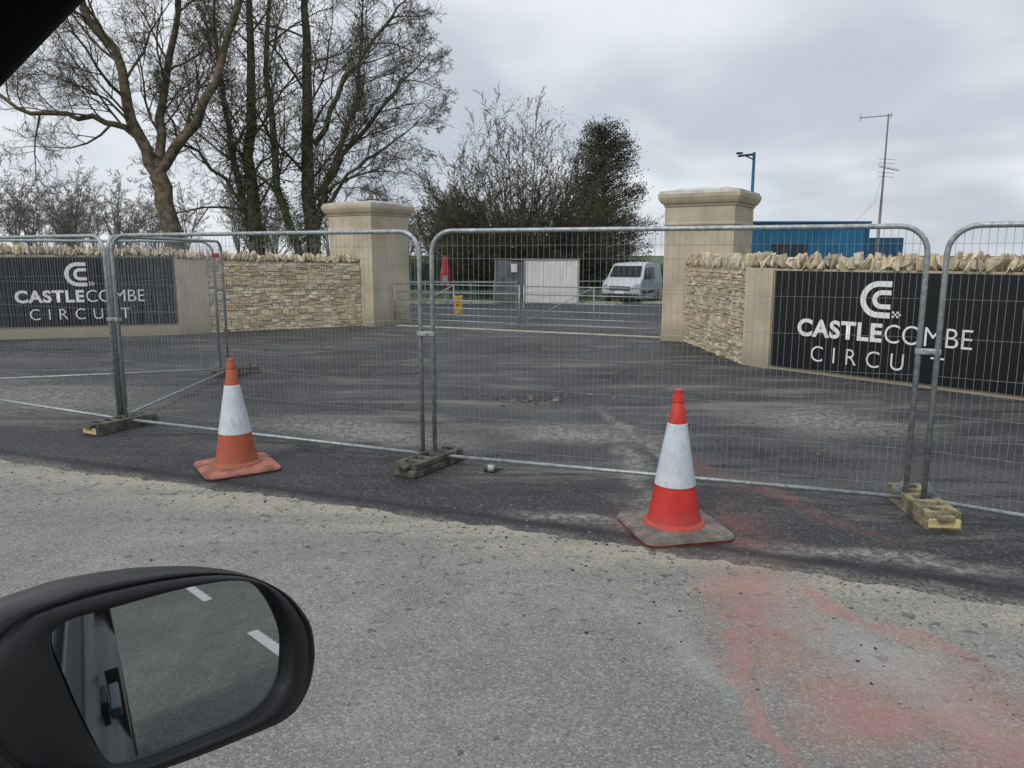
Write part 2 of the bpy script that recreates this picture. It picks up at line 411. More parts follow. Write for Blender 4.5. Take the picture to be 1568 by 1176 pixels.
eL=empty('stone_wall',(-7,16,0))
corewall(Lw0,Lw1,1.50,1.58,.42,mMortar,'core',eL)
stones(Lw0,Lw1,1.50,1.58,'stones',eL,11)
dP,nP=toCamN(Lw1,Lp1)
b=MB(); b.prism([Lw1+nP*.03,Lp1+nP*.03,Lp1-nP*.4,Lw1-nP*.4],0,1.60); b.build('end_pier',[mAsh],eL,fix=True,bevel=.008)
corewall(Lp1-Ld*.012,Ls1,1.66,1.80,.42,mAsh,'sign_wall',eL)
coping(Lw0,Lw1,1.50,1.58,'coping_stones',eL,15)
coping(Lw1,Lp1,1.60,1.62,'coping_stones',eL,16)
coping(Lp1,Ls1,1.66,1.80,'coping_stones',eL,18)

# ---------------------------------------------------------------- signs
mBlk=mat('sign_black',(.009,.010,.012),.32,var=.1,scale=1,spec=.4); mLet=mat('sign_white_letters',(.80,.80,.80),.5,var=.04)
def text_mesh(body,s0,s1,z0,z1,O,d,n,name,parent,off=0,space=1.0):
    cu=bpy.data.curves.new('t','FONT'); cu.body=body; cu.size=1; cu.offset=off; cu.space_character=space
    to=bpy.data.objects.new('t',cu); scene.collection.objects.link(to)
    bpy.context.view_layer.update()
    me=bpy.data.meshes.new_from_object(to.evaluated_get(bpy.context.evaluated_depsgraph_get()))
    bpy.data.objects.remove(to)
    xs=[v.co.x for v in me.vertices]; ys=[v.co.y for v in me.vertices]
    a0,a1,b0,b1=min(xs),max(xs),min(ys),max(ys)
    for v in me.vertices:
        s=s0+(v.co.x-a0)/(a1-a0)*(s1-s0); z=z0+(v.co.y-b0)/(b1-b0)*(z1-z0)
        p=O+d*s+n*.034; v.co=(p.x,p.y,z)
    me.materials.clear(); me.materials.append(mLet)
    ob=bpy.data.objects.new(name,me); scene.collection.objects.link(ob); setp(ob,parent)
def cring(b,O,d,n,sc,zc,r,th,ext,a0=90,a1=270,k=18):
    path=[(ext,r,0,1)]
    for i in range(k+1):
        a=R(a0+(a1-a0)*i/k); path.append((math.cos(a)*r,math.sin(a)*r,math.cos(a),math.sin(a)))
    path.append((ext,-r,0,-1))
    vs=[]
    for x,y,nx,ny in path:
        for q in(-.5,.5):
            p=O+d*(sc+x+nx*th*q)+n*.034; vs.append((p.x,p.y,zc+y+ny*th*q))
    b.add(vs,[(2*i,2*i+2,2*i+3,2*i+1) for i in range(len(path)-1)])
def sign(O,d,b0,b1,t0,t1,dz):
    n=V((d.y,-d.x)); E=empty('circuit_entrance_sign',(O.x,O.y,0))
    b=MB(); A=O+d*b0; B=O+d*b1
    b.prism([A+n*.002,B+n*.002,B+n*.028,A+n*.028],.07+dz,1.47+dz); b.build('board',[mBlk],E,fix=True,bevel=.004)
    W=t1-t0
    text_mesh('CASTLE',t0,t0+W*.525,.545+dz,.80+dz,O,d,n,'letters_bold',E,off=.036,space=1.1)
    text_mesh('COMBE',t0+W*.54,t1,.55+dz,.795+dz,O,d,n,'letters_light',E,off=-.008)
    text_mesh('CIRCUIT',t0+W*.10,t0+W*.87,.20+dz,.42+dz,O,d,n,'letters_lower',E,off=-.010,space=1.75)
    b=MB(); c=t0+W*.49
    cring(b,O,d,n,c,1.115+dz,.205,.075,.16); cring(b,O,d,n,c+.04,1.115+dz,.092,.062,.12)
    for i in range(4):
        for j in range(3):
            if (i+j)%2: continue
            s=c+.19+i*.028; z=.885+dz+j*.028; p=O+d*s+n*.034; p2=O+d*(s+.026)+n*.034
            b.add([(p.x,p.y,z),(p2.x,p2.y,z),(p2.x,p2.y,z+.026),(p.x,p.y,z+.026)],[(0,1,2,3)])
    b.build('logo',[mLet],E)
sign(Rs0,Rd,.04,3.75,.45,2.74,0)
LO=Lp1-Ld*4.62
sign(LO,Ld,0,4.59,1.62,4.0,.19)

# ---------------------------------------------------------------- field gates
mGalv=mat('galvanised_steel',(.33,.36,.365),.5,.5,var=.25,scale=25,detail=2)
mWire=mat('galvanised_wire',(.29,.32,.32),.6,.3,var=.15,scale=15,detail=1)
GA=V((-2.90,18.42)); GB=V((3.30,15.58)); gm=(GA+GB)/2
for A,B in((GA,gm-ge*.03),(gm+ge*.03,GB)):
    b=MB(); d=(B-A).normalized(); Lg=(B-A).length
    f=lambda s,z:(A.x+d.x*s,A.y+d.y*s,z)
    for z in(.16,.30,.46,.64,.82,1.0): b.tube([f(0.03,z),f(Lg,z)],.013,6)
    for s in(.04,Lg-.01): b.tube([f(s,.12),f(s,1.03)],.018,6)
    b.tube([f(Lg*.5,.16),f(Lg*.5,1.0)],.012,6); b.tube([f(.05,.2),f(Lg*.5,1.0)],.011,6)
    b.build('field_gate',[mGalv],smooth=True)

# ---------------------------------------------------------------- mesh fence panels
mTag=mat('red_tag',(.55,.03,.06),.5)
def panel(A,B,tag=False,top=1.88,seed=0):
    A=V(A);B=V(B); d=(B-A).normalized(); L=(B-A).length; b=MB()
    f=lambda s,z,o=0:(A.x+d.x*s-d.y*o,A.y+d.y*s+d.x*o,z)
    r=.17; s0=.055; s1=L-.055; path=[f(s0,.07)]
    for i in range(7):
        a=math.pi-math.pi/2*i/6; path.append(f(s0+r+math.cos(a)*r,top-r+math.sin(a)*r))
    for i in range(7):
        a=math.pi/2-math.pi/2*i/6; path.append(f(s1-r+math.cos(a)*r,top-r+math.sin(a)*r))
    path.append(f(s1,.07))
    b.tube(path,.0185,8)
    b.tube([f(s0,.09),f(s1,.09)],.015,8)
    n=int((s1-s0)/.043)
    bow=lambda s,z: .012*math.sin(s*1.9+seed)*math.sin(z*2.1+seed)
    for i in range(1,n):
        s=s0+(s1-s0)*i/n
        dd=min(s-s0,s1-s); zt=top
        if dd<r: zt=top-r+math.sqrt(max(0,r*r-(r-dd)**2))
        wob=.004*math.sin(i*1.7+seed)
        b.tube([f(s,.08,.016),f(s+wob,.6,.016+bow(s,.6)),f(s+wob,1.2,.016+bow(s,1.2)),f(s,zt,.012)],.0015,3,1,False)
    for z in(.17,.42,.67,.92,1.17,1.42,1.67,1.77):
        b.tube([f(s0,z,.019),f(s1,z,.019)],.0015,3,1,False)
    for s,sg in((s0,1),(s1,-1)):
        b.add([f(s,.09),f(s+sg*.11,.09),f(s,.24),f(s,.09,.004),f(s+sg*.11,.09,.004),f(s,.24,.004)],[(0,1,2),(5,4,3),(0,3,4,1),(1,4,5,2)],0)
    if tag:
        p=[f(L-.5,1.72,-.024),f(L-.22,1.72,-.024),f(L-.22,1.66,-.024),f(L-.5,1.66,-.024)]
        b.add(p,[(0,1,2,3)],2)
    return b.build('mesh_fence_panel',[mGalv,mWire,mTag],smooth=True)
F1=(-3.87,7.30);F2=(-.68,5.96);F3=(2.70,4.84);F0=(-7.02,8.95);Bk=(-4.03,10.62)
F4=(2.70+2.85,4.84-2.0)
panel(F1,F2,seed=1);panel(F2,F3,seed=2);panel(F0,F1,seed=3);panel(F3,F4,seed=4);panel((-3.93,7.36),Bk,tag=True,seed=5);panel((-7.4,9.55),(-4.1,10.6),seed=6)
mDk=mat('dark_rubber',(.035,.035,.033),.8,var=.3,scale=20)
for (x,y),an in((F1,-.38),(F2,-.35),(F3,-.45),(Bk,.3)):
    b=MB(); M=rotz(an)
    b.box((x,y,1.08),(.15,.05,.035),0,M); b.box((x,y-.03,1.08),(.026,.035,.03),0,M); b.tube([(x,y-.07,1.08),(x,y+.06,1.08)],.007,6)
    b.build('fence_coupler',[mGalv],bevel=.004)
def footmat(name,c,c2): return mat(name,c,.88,var=.3,scale=11,col2=c2,bs=.9,bscale=50)
mFoot=footmat('foot_block_concrete',(.055,.053,.045),(.145,.135,.108)); mFootY=footmat('foot_block_yellowed',(.13,.112,.07),(.36,.315,.19))
mEnd=mat('foot_yellow_end',(.55,.45,.2),.8,var=.3,scale=15)
def foot(x,y,an,m,yend=False):
    b=MB(); M=rotz(an); c=Vector((x,y,.009))
    def bx(lx,ly,lz,sx,sy,sz,mi=0): b.box(c+M@Vector((lx,ly,lz)),(sx,sy,sz),mi,M)
    bx(0,0,.03,.66,.215,.06)
    for sy in(-.084,.084): bx(0,sy,.086,.62,.046,.051)
    for k,sx in enumerate((-.29,-.18,-.07,.07,.18,.29)): bx(sx,0,.0845,.05,.120,.047)
    if yend: bx(-.334,0,.045,.01,.19,.06,1)
    bx(-.34,0,.085,.05,.10,.03)
    b.build('fence_foot_block',[m,mEnd],bevel=.011)
foot(-3.85,7.24,R(62),mFoot,True); foot(-.66,5.86,R(58),mFoot); foot(2.72,4.78,R(84),mFootY,True); foot(-3.95,10.62,R(45),mFoot); foot(-7.0,9.1,R(60),mFoot); foot(5.6,2.8,R(60),mFoot)

# ---------------------------------------------------------------- cones
def cone(x,y,an,red,base,basee,dirt):
    c=Vector((x,y,.009)); b=MB(); M=rotz(an)
    def ring(h,z,rc):
        o=[]
        for qx,qy,a0 in((1,1,0),(-1,1,90),(-1,-1,180),(1,-1,270)):
            for i in range(6):
                a=R(a0+i*18); p=M@Vector((qx*(h-rc)+math.cos(a)*rc,qy*(h-rc)+math.sin(a)*rc,z)); o.append(c+p)
        return o
    rings=[ring(.285,0.0,.075),ring(.29,.018,.075),ring(.282,.034,.07),ring(.24,.046,.07),ring(.19,.05,.1)]
    o=len(b.v)
    for rg in rings: b.v.extend([tuple(p) for p in rg])
    for i in range(4):
        for j in range(24):
            j2=(j+1)%24; b.f.append([o+i*24+j,o+i*24+j2,o+(i+1)*24+j2,o+(i+1)*24+j]); b.m.append(2 if i<1 else 1); b.c.append(None)
    b.f.append([o+4*24+j for j in range(24)]); b.m.append(1); b.c.append(None)
    prof=[(.045,.195),(.06,.188),(.072,.166),(.09,.160),(.18,.144),(.295,.124),(.298,.127),(.48,.094),(.676,.060),(.680,.056),(.80,.037),(.806,.033),(.812,.038),(.85,.034),(.852,.027),(.885,.025),(.89,.018)]
    mis=[0,0,0,0,0,0,3,3,3,0,0,0,0,0,0,0]
    b.lathe(c,prof,40,0,mis)
    return b.build('traffic_cone',[red,base,basee,dirt])
def conemat(name,col,dirt,amt,rough=.5):
    m,nt,b=nodes(name); pos=N(nt,'ShaderNodeNewGeometry').outputs['Position']
    f=noise(nt,pos,9,4,.7); c=mixc(nt,mrange(nt,f,.3,.7),tuple(x*.82 for x in col),col)
    mp=N(nt,'ShaderNodeMapping'); nt.links.new(pos,mp.inputs[0]); mp.inputs['Scale'].default_value=(22,22,4)
    s=noise(nt,mp.outputs[0],1.5,4,.75)
    c=mixc(nt,mrange(nt,s,.52,.70,0,amt),c,dirt)
    s2=noise(nt,pos,55,2,.6); c=mixc(nt,mrange(nt,s2,.66,.72,0,amt),c,tuple(x*.5 for x in dirt))
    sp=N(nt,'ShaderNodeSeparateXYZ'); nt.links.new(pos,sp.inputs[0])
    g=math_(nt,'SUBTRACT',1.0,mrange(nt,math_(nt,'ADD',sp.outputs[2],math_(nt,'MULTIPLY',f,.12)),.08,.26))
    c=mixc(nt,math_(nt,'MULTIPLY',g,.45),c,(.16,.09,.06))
    nt.links.new(c,b.inputs['Base Color']); b.inputs['Roughness'].default_value=rough; bump(nt,b,f,.15,.01)
    return m
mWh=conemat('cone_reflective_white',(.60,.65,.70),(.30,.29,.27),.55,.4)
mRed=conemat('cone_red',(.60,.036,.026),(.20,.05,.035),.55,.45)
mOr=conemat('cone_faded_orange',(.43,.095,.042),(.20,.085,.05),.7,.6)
mBaseG=mat('cone_base_grey',(.16,.14,.122),.85,var=.4,scale=10,bs=.3)
mBaseR=mat('cone_base_red',(.29,.115,.08),.8,var=.45,scale=8,bs=.3)
mBE=mat('cone_base_edge_red',(.20,.045,.03),.7,var=.5,scale=12)
mBD=mat('cone_base_edge_dark',(.09,.045,.04),.7,var=.4,scale=12)
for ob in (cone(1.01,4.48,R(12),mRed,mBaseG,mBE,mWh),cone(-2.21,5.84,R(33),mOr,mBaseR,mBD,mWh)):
    for p in ob.data.polygons: p.use_smooth=True
    ob.data.set_sharp_from_angle(angle=R(35))

# ---------------------------------------------------------------- debris + bottle
b=MB(); r=random.Random(4)
def chip(x,y,s,z=.010):
    vs=[]; k=6; st=r.uniform(.4,1); an=r.uniform(0,3.1)
    for i in range(k):
        a=i/k*6.283; q=Vector((math.cos(a)*s*r.uniform(.6,1.1),math.sin(a)*s*st*r.uniform(.6,1.1),0)); q=rotz(an)@q
        vs.append((x+q.x,y+q.y,z))
    vs.append((x,y,z+s*.45)); b.add(vs,[(i,(i+1)%k,6) for i in range(k)],r.choice((0,0,0,1)))
for i in range(1100):
    t=r.random()
    if t<.4:
        s=r.uniform(-6,3.5); p=P0+e*s+nv*abs(r.gauss(0,1))*3.2*r.random(); chip(p.x,p.y,r.uniform(.003,.012))
    elif t<.6: chip(r.uniform(-4,4),r.uniform(6,14),r.uniform(.006,.022))
    elif t<.8:
        s=r.uniform(-6,3.2); p=P0+e*s+nv*r.gauss(0,.10); chip(p.x,p.y,r.uniform(.004,.014),.009)
    else: 
        s=r.uniform(-5,3); p=P0+e*s-nv*abs(r.gauss(0,.8)); chip(p.x,p.y,r.uniform(.003,.014),.005)
for i in range(30): chip(.2+r.gauss(0,.3),8.6+r.gauss(0,.2),r.uniform(.012,.05))
for i in range(10): chip(.8+r.gauss(0,.25),8.9+r.gauss(0,.2),r.uniform(.012,.045))
for i in range(60):
    s=r.uniform(0,3); p=Rw0.lerp(Rw1,s/3)+V((-.05-abs(r.gauss(0,.06)),0)); chip(p.x,p.y,r.uniform(.008,.025))
    p=Lw0.lerp(Lw1,s/3)+V((.03,-.06-abs(r.gauss(0,.06)))); chip(p.x,p.y,r.uniform(.008,.03))
mClod=mat('mud_clod',(.03,.028,.024),.9,var=.4,scale=30); mChip=mat('stone_chip',(.2,.17,.12),.9,var=.4,scale=30)
b.build('loose_debris',[mClod,mChip])
b=MB(); m,nt,bs_=nodes('bottle_green_glass'); bs_.inputs['Base Color'].default_value=(.05,.085,.07,1); bs_.inputs['Roughness'].default_value=.2
c=Vector((-.15,5.72,.045)); dv=Vector((.97,-.2,0)).normalized()
b.tube([c-dv*.075,c-dv*.07,c+dv*.02,c+dv*.045,c+dv*.075,c+dv*.08],[.02,.032,.032,.017,.013,.015],12)
b.box(c+Vector((-.01,-.002,.002)),(.05,.066,.05),1,rotz(-.2))
b.build('bottle',[m,mWh],smooth=True)

# ---------------------------------------------------------------- trees
def bark(name,c,c2,bs=0): return mat(name,c,.95,var=.3,scale=5,col2=c2,bs=bs,bscale=25,detail=2)
mB1=bark('bark_tan',(.085,.07,.045),(.19,.155,.10),.8); mB2=bark('bark_grey',(.085,.078,.052),(.17,.155,.105)); mB3=bark('bark_olive',(.065,.06,.036),(.125,.115,.07)); mB4=bark('bark_far_hazed',(.19,.175,.16),(.27,.25,.23))  # far trees' bark is paled: distance haze mixed into its colour
def rv(r): return Vector((r.gauss(0,1),r.gauss(0,1),r.gauss(0,1)))
def branch(b,r,p,d,L,rad,lvl,P):
    n=P['seg'][lvl]; st=L/n; pts=[p]; rs=[rad]
    for i in range(n):
        d=(d+rv(r)*P['wig'][lvl]+Vector((0,0,P['up'][lvl]))).normalized()
        p=p+d*st; pts.append(p); rs.append(max(P['min'],rad*(1-.85*(i+1)/n)))
    b.tube(pts,rs,P['k'][lvl],0,False)
    kids(b,r,pts,rs,L,lvl,P)
def kids(b,r,pts,rs,L,lvl,P,tmin=None,cnt=None,Lf=None):
    if lvl>=P['max']: return
    n=len(pts)-1; N_=cnt or P['n'][lvl]; tm=P['tmin'][lvl] if tmin is None else tmin
    fl=P.get('fl',.65)
    for q in range(N_):
        t=tm+(1-tm)*(q+r.random())/N_; t=min(t,.999); i=int(t*n); fr=t*n-i
        p=pts[i].lerp(pts[i+1],fr); rr=rs[i]+(rs[i+1]-rs[i])*fr
        d=(pts[i+1]-pts[i]).normalized(); a=d.orthogonal().normalized()
        a=Matrix.Rotation(r.uniform(0,6.283),3,d)@a
        an=R(r.uniform(*P['ang'][lvl])); dc=(d*math.cos(an)+a*math.sin(an)).normalized()
        l=(Lf if Lf else L*P['ratio'][lvl])*(.5+fl-fl*t)*r.uniform(.7,1.2)
        branch(b,r,p,dc,l,max(P['min'],min(rr*.7,l*P['rl'])),lvl+1,P)
def stem(b,r,pts,rs,P,sub=4,**k):
    pts=[Vector(x) for x in pts]; o=[];q=[]
    for i in range(len(pts)-1):
        for j in range(sub):
            t=j/sub
            o.append(pts[i].lerp(pts[i+1],t)+(rv(r)*.05 if i+j else Vector((0,0,0)))); q.append(rs[i]+(rs[i+1]-rs[i])*t)
    o.append(pts[-1]); q.append(rs[-1])
    b.tube(o,q,9,0,False); L=sum((o[i+1]-o[i]).length for i in range(len(o)-1))
    kids(b,r,o,q,L,0,P,**k); return o,q
P1=dict(max=4,n=[11,8,7,6],seg=[8,6,5,4,3],wig=[.1,.15,.18,.2,.2],up=[.02,.07,.05,.02,.0],k=[8,4,3,3,3],tmin=[.3,.2,.12,.08],ang=[(25,55),(25,60),(25,65),(25,70)],ratio=[.5,.55,.55,.55],min=.0048,rl=.014)
r=random.Random(21); b=MB()
Y=24.5
stem(b,r,[(-10.72,Y,-.3),(-10.85,Y,2.4),(-11.2,Y,4.2)],[.36,.30,.27],P1,cnt=3,tmin=.7,Lf=2)
stem(b,r,[(-11.2,Y,4.2),(-11.8,Y-.2,5.7),(-12.1,Y-.3,7.8),(-13.2,Y-.6,9.6),(-13.6,Y,12.5)],[.2,.17,.13,.09,.03],P1,cnt=16,tmin=.12,Lf=3.8)
stem(b,r,[(-11.2,Y,4.2),(-9.95,Y+.3,5.9),(-8.9,Y+.2,8.0),(-8.3,Y+.8,10.5),(-7.9,Y+.8,12.5)],[.18,.15,.11,.07,.02],P1,cnt=15,tmin=.15,Lf=3.6)
stem(b,r,[(-11.15,Y,4.4),(-11.2,Y+.8,6.5),(-10.7,Y+1.4,9.5),(-10.6,Y+1.6,13)],[.16,.13,.09,.02],P1,cnt=15,tmin=.12,Lf=3.4)
stem(b,r,[(-11.7,Y,5.5),(-12.9,Y-.3,5.8),(-14.6,Y-.6,5.95),(-16.2,Y-.8,6.9),(-17.5,Y-.8,8.2)],[.10,.085,.065,.04,.02],P1,cnt=14,tmin=.12,Lf=2.4)
b.build('bare_tree',[mB1],smooth=True)
def leaves(b,r,cs,s,mi=0):
    for c in cs:
        a=rv(r).normalized(); u=a.orthogonal().normalized()*s*r.uniform(.6,1.3); v_=a.cross(u).normalized()*s*r.uniform(.5,1.1)
        k=r.uniform(.55,1.35)
        b.add([c-u,c+v_*.6,c+u,c-v_*.6],[(0,1,2,3)],mi,(k,k,k))
mIvy=mat('ivy_leaves',(.10,.13,.045),.6,var=.35,scale=3,attr=True,detail=2)
mCon=mat('conifer_foliage',(.030,.042,.020),.8,var=.4,scale=1.5,attr=True,detail=2)
r=random.Random(33); b=MB(); bl=MB(); Y=27
P2=dict(P1); P2.update(n=[13,8,7,4],ang=[(30,62),(25,55),(25,60),(25,70)],up=[.02,.03,.05,.02,.0],min=.0052)
stems=[([(-9.0,Y,-.4),(-8.95,Y,2),(-9.1,Y,5),(-8.8,Y,9),(-8.9,Y,14)],[.28,.24,.19,.12,.04],15,4.6),
 ([(-7.3,Y+.3,-.4),(-7.2,Y+.3,2),(-7.1,Y+.3,5.5),(-7.0,Y,10),(-6.6,Y,14.5)],[.32,.26,.20,.12,.04],15,5.0),
 ([(-8.9,Y+.2,1.3),(-9.6,Y+.6,3.5),(-10.2,Y+.8,7),(-10.4,Y+1,12)],[.15,.13,.09,.03],12,4),
 ([(-7.4,Y-.1,1.5),(-8.0,Y-.5,4),(-8.1,Y-.9,7.5),(-7.8,Y-1,12.5)],[.15,.13,.09,.03],12,4),
 ([(-7.1,Y+.3,2.2),(-6.2,Y,4.6),(-5.3,Y,7.0),(-4.9,Y-.3,10.5)],[.14,.11,.075,.02],15,3.6),
 ([(-7.1,Y+.3,3.5),(-5.4,Y-.3,5.6),(-3.9,Y-.5,7.1),(-2.7,Y-.7,8.3)],[.10,.08,.05,.015],14,2.6),
 ([(-6.9,Y+.3,5.5),(-5.6,Y-.3,7.6),(-4.2,Y-.5,9.2),(-3.2,Y-.7,10.2)],[.10,.08,.05,.015],14,2.8),
 ([(-7.0,Y+.3,3.0),(-5.6,Y-.5,4.4),(-4.2,Y-.8,5.3),(-3.0,Y-.9,6.2)],[.08,.06,.04,.012],13,2.3),
 ([(-9.0,Y,3.0),(-10.2,Y-.5,4.6),(-11.2,Y-.8,5.6),(-12.0,Y-.9,7.2)],[.08,.06,.04,.012],12,2.3)]
for si,(pts,rs,cnt,Lf) in enumerate(stems):
    o,q=stem(b,r,pts,rs,P2,cnt=cnt,tmin=.2,Lf=Lf)
    cs=[]
    if si>4: continue
    for i in range(len(o)-1):
        zz=o[i].z
        if zz>10.5: continue
        den=int(380*max(.15,1-zz/11))
        for _ in range(den):
            t=r.random(); p=o[i].lerp(o[i+1],t); a=r.uniform(0,6.283); rad=q[i]+abs(r.gauss(0,.3))*(.7+.9*mn.noise(p*1.3))
            cs.append(p+Vector((math.cos(a)*rad,math.sin(a)*rad,r.uniform(-.15,.15))))
    leaves(bl,r,cs,.05)
E=empty('ivy_clad_tree',(-8,Y,0)); b.build('trunks_and_branches',[mB2],E,smooth=True); bl.build('ivy',[mIvy],E)
# rounded, dense multi-stemmed tree in the middle
r=random.Random(44); b=MB(); Y=45
P3=dict(max=3,n=[12,8,7],seg=[6,5,4,2],wig=[.03,.08,.11,.13],up=[.008,.02,.03,.03],k=[4,3,3,3],tmin=[.22,.12,.1],ang=[(18,58),(18,50),(18,52)],ratio=[.3,.5,.5],min=.0098,rl=.011,fl=.12)
NS=96
def dome(ph): return 1/math.sqrt((math.sin(ph)/6.6)**2+(math.cos(ph)/12.5)**2)
for i in range(NS):
    ph=math.sqrt((i+.5)/NS)*R(74); a=i*2.39996
    d=Vector((math.sin(ph)*math.cos(a),math.sin(ph)*math.sin(a),math.cos(ph)))
    Lt=dome(ph)*r.uniform(.74,.93)
    p_=dict(P3); p_['ratio']=[4.2/Lt,.5,.5]
    branch(b,r,Vector((.5+math.cos(a)*.35,Y+math.sin(a)*.35,-.8+(.7 if ph>.8 else 0))),d,Lt,.075,0,p_)
E=empty('dense_bare_tree',(.5,Y,0)); b.build('stems_and_twigs',[mB3],E,smooth=True)
bl=MB(); cs=[]
mBud=mat('bud_haze_foliage',(.058,.058,.032),.85,var=.35,scale=.9,attr=True,detail=2)
for i in range(75000):
    ph=math.acos(1-r.random()*(1-math.cos(R(82)))); a=r.uniform(0,6.283)
    d=Vector((math.sin(ph)*math.cos(a),math.sin(ph)*math.sin(a),math.cos(ph)))
    t=r.random()**.42*.95; p=Vector((.5,Y,-.3))+d*(dome(ph)*.96*t)
    if mn.noise(p*.8)+.55*mn.noise(p*2.3)< -.12+1.0*(t-.68): continue
    cs.append(p)
leaves(bl,r,cs,.042); bl.build('buds_and_ivy',[mBud],E)
# evergreen behind
r=random.Random(5); b=MB(); bl=MB()
base=Vector((6.3,53,-.8)); b.tube([base,base+Vector((0,0,10.0))],[.3,.05],8)
cs=[]
for i in range(330):
    z=.4+10.3*(i/330); rad=max(.3,(3.5 if z<5.5 else 3.5*math.sqrt(max(0,(11.4-z)/5.9))))*r.uniform(.6,1.08)*(1+.35*mn.noise(Vector((i*.3,z,2))))
    a=r.uniform(0,6.283); tip=base+Vector((math.cos(a)*rad,math.sin(a)*rad,z+.35+r.uniform(-.2,.5))); st=base+Vector((0,0,z-.3))
    b.tube([st,tip],[.05,.015],4,0,False)
    for _ in range(115):
        t=r.random()**.5; g=r.gauss
        cs.append(st.lerp(tip,t)+Vector((g(0,.21),g(0,.21),g(0,.2))))
leaves(bl,r,cs,.075)
E=empty('evergreen_tree',base); b.build('trunk',[mB2],E); bl.build('foliage',[mCon],E)
# distant trees
E=empty('distant_trees',(0,85,0)); srcs=[]
P4=dict(max=3,n=[10,8,7],seg=[6,5,4,3],wig=[.05,.13,.17,.19],up=[.015,.02,.03,.03],k=[5,3,3,3],tmin=[.22,.15,.1],ang=[(25,60),(25,58),(25,60)],ratio=[.36,.5,.5],min=.011,rl=.011,fl=.4)
for s in range(4):
    r=random.Random(100+s); b=MB()
    b.tube([(0,0,0),(0.05,0,1.6),(0,.05,2.8)],[.17,.14,.12],6)
    for i in range(7):
        a=i*2.4+r.random(); ph=R(r.uniform(4,42)); d=Vector((math.sin(ph)*math.cos(a),math.sin(ph)*math.sin(a),math.cos(ph)))
        branch(b,r,Vector((0,0,r.uniform(1.6,2.7))),d,r.uniform(5.6,7.6),.08,0,P4)
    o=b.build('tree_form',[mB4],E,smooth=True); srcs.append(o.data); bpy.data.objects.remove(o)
r=random.Random(9)
spots=[]
for i in range(32): spots.append((-68+i*2.0+r.uniform(-1.2,1.2),r.uniform(72,105),r.uniform(.75,1.2)))
for i in range(5): spots.append((-9+i*1.9+r.uniform(-1,1)*.5,r.uniform(80,95),r.uniform(.8,1.0)))
for i in range(12): spots.append((10+i*7+r.uniform(-1,1),r.uniform(150,190),r.uniform(.5,.65)))
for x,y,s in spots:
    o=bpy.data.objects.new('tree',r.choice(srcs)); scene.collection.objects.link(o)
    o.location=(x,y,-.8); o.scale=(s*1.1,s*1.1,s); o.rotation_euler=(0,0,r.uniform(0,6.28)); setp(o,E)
# hedge
b=MB(); r=random.Random(12); cs=[]
mHedge=mat('hedge_foliage',(.06,.06,.034),.9,var=.4,scale=1,attr=True,col2=(.13,.10,.06),detail=2)
for i in range(26000):
    x=r.uniform(-45,45); h=1.9+.5*mn.noise(Vector((x*.25,0,0)))+.3*mn.noise(Vector((x*1.3,5,0)))
    cs.append(Vector((x,57+r.uniform(-.8,.8),-.73+r.random()**.7*h)))
leaves(b,r,cs,.11)
b.box((0,57.4,-.1),(90,.7,1.3),0,None,(.5,.5,.5)); b.build('hedge',[mHedge])

# ---------------------------------------------------------------- background objects
mDG=mat('fence_dark_green',(.03,.045,.035),.8,var=.3,scale=3)
b=MB()
for i in range(36): b.box((-7+i*.2,47,.2+.02*(i%3)),(.185,.025,1.85))
b.box((-3.5,47.04,.8),(7.2,.05,.09)); b.build('board_fence',[mDG])
mGreenR=mat('railing_paint_green',(.10,.22,.10),.5,var=.2)
def railing(x0,x1,y,m,n):
    b=MB(); z=hz(y)
    for zz in(.55,1.05): b.tube([(x0,y,z+zz),(x1,y,z+zz)],.028,6)
    for i in range(n+1):
        x=x0+(x1-x0)*i/n; b.tube([(x,y,z-.05),(x,y,z+1.15)],.032,6)
    b.build('metal_railing',[m])
railing(-6.5,.4,39.5,mGreenR,6); railing(3.4,9,39.8,mGalv,4); railing(-5,.2,34.5,mGalv,5)
mHW=mat('hoarding_white',(.74,.74,.72),.6,var=.08,scale=1.5)
b=MB(); y=37; z=hz(y); x0,x1=.62,3.26
b.box(((x0+x1)/2,y,z+1.1),(x1-x0,.03,2.1))
for i in range(14): b.box((x0+.1+i*(x1-x0-.2)/13,y-.03,z+1.1),(.09,.03,2.0))
b.box(((x0+x1)/2,y-.03,z+2.17),(x1-x0+.06,.08,.06),1); b.box(((x0+x1)/2,y-.03,z+.05),(x1-x0+.06,.08,.06),1)
for x in(x0,x1): b.box((x,y-.02,z+1.1),(.06,.09,2.25),1)
b.build('site_hoarding_panel',[mHW,mGalv],bevel=.006)
mSheet=mat('grey_sheeting',(.12,.13,.135),.8,var=.3,scale=2)
b=MB(); b.box((-.15,37.2,z+1.15),(1.35,.02,1.9),0,Matrix.Rotation(R(6),3,'Y'))
b.tube([(-.9,37.2,z),(-.78,37.2,z+2.2),(.55,37.2,z+2.15),(.58,37.2,z)],.03,6,1); b.box((.1,37.15,z+1.75),(.3,.02,.4),2)
b.build('sheeted_fence_panel',[mSheet,mGalv,mHW])
b=MB(); x,y=-3.25,37; z=hz(y)
b.tube([(x,y,z-.05),(x,y,z+.9)],.05,8,1); b.lathe((x,y,z),[(.85,.22),(.9,.27),(1.5,.25),(1.75,.2),(2.1,.13),(2.35,.05)],8,0)
b.box((x,y-.26,z+1.25),(.25,.03,.3),1); b.build('fire_point_post',[mat('fire_red',(.35,.02,.03),.5),mGalv])
b=MB(); x,y=-1.8,25; z=hz(y)
for s in(-1,1): 
    M=Matrix.Rotation(R(14*s),3,'X'); b.box((x,y+s*.08*-1,z+.3),(.27,.02,.6),0,M)
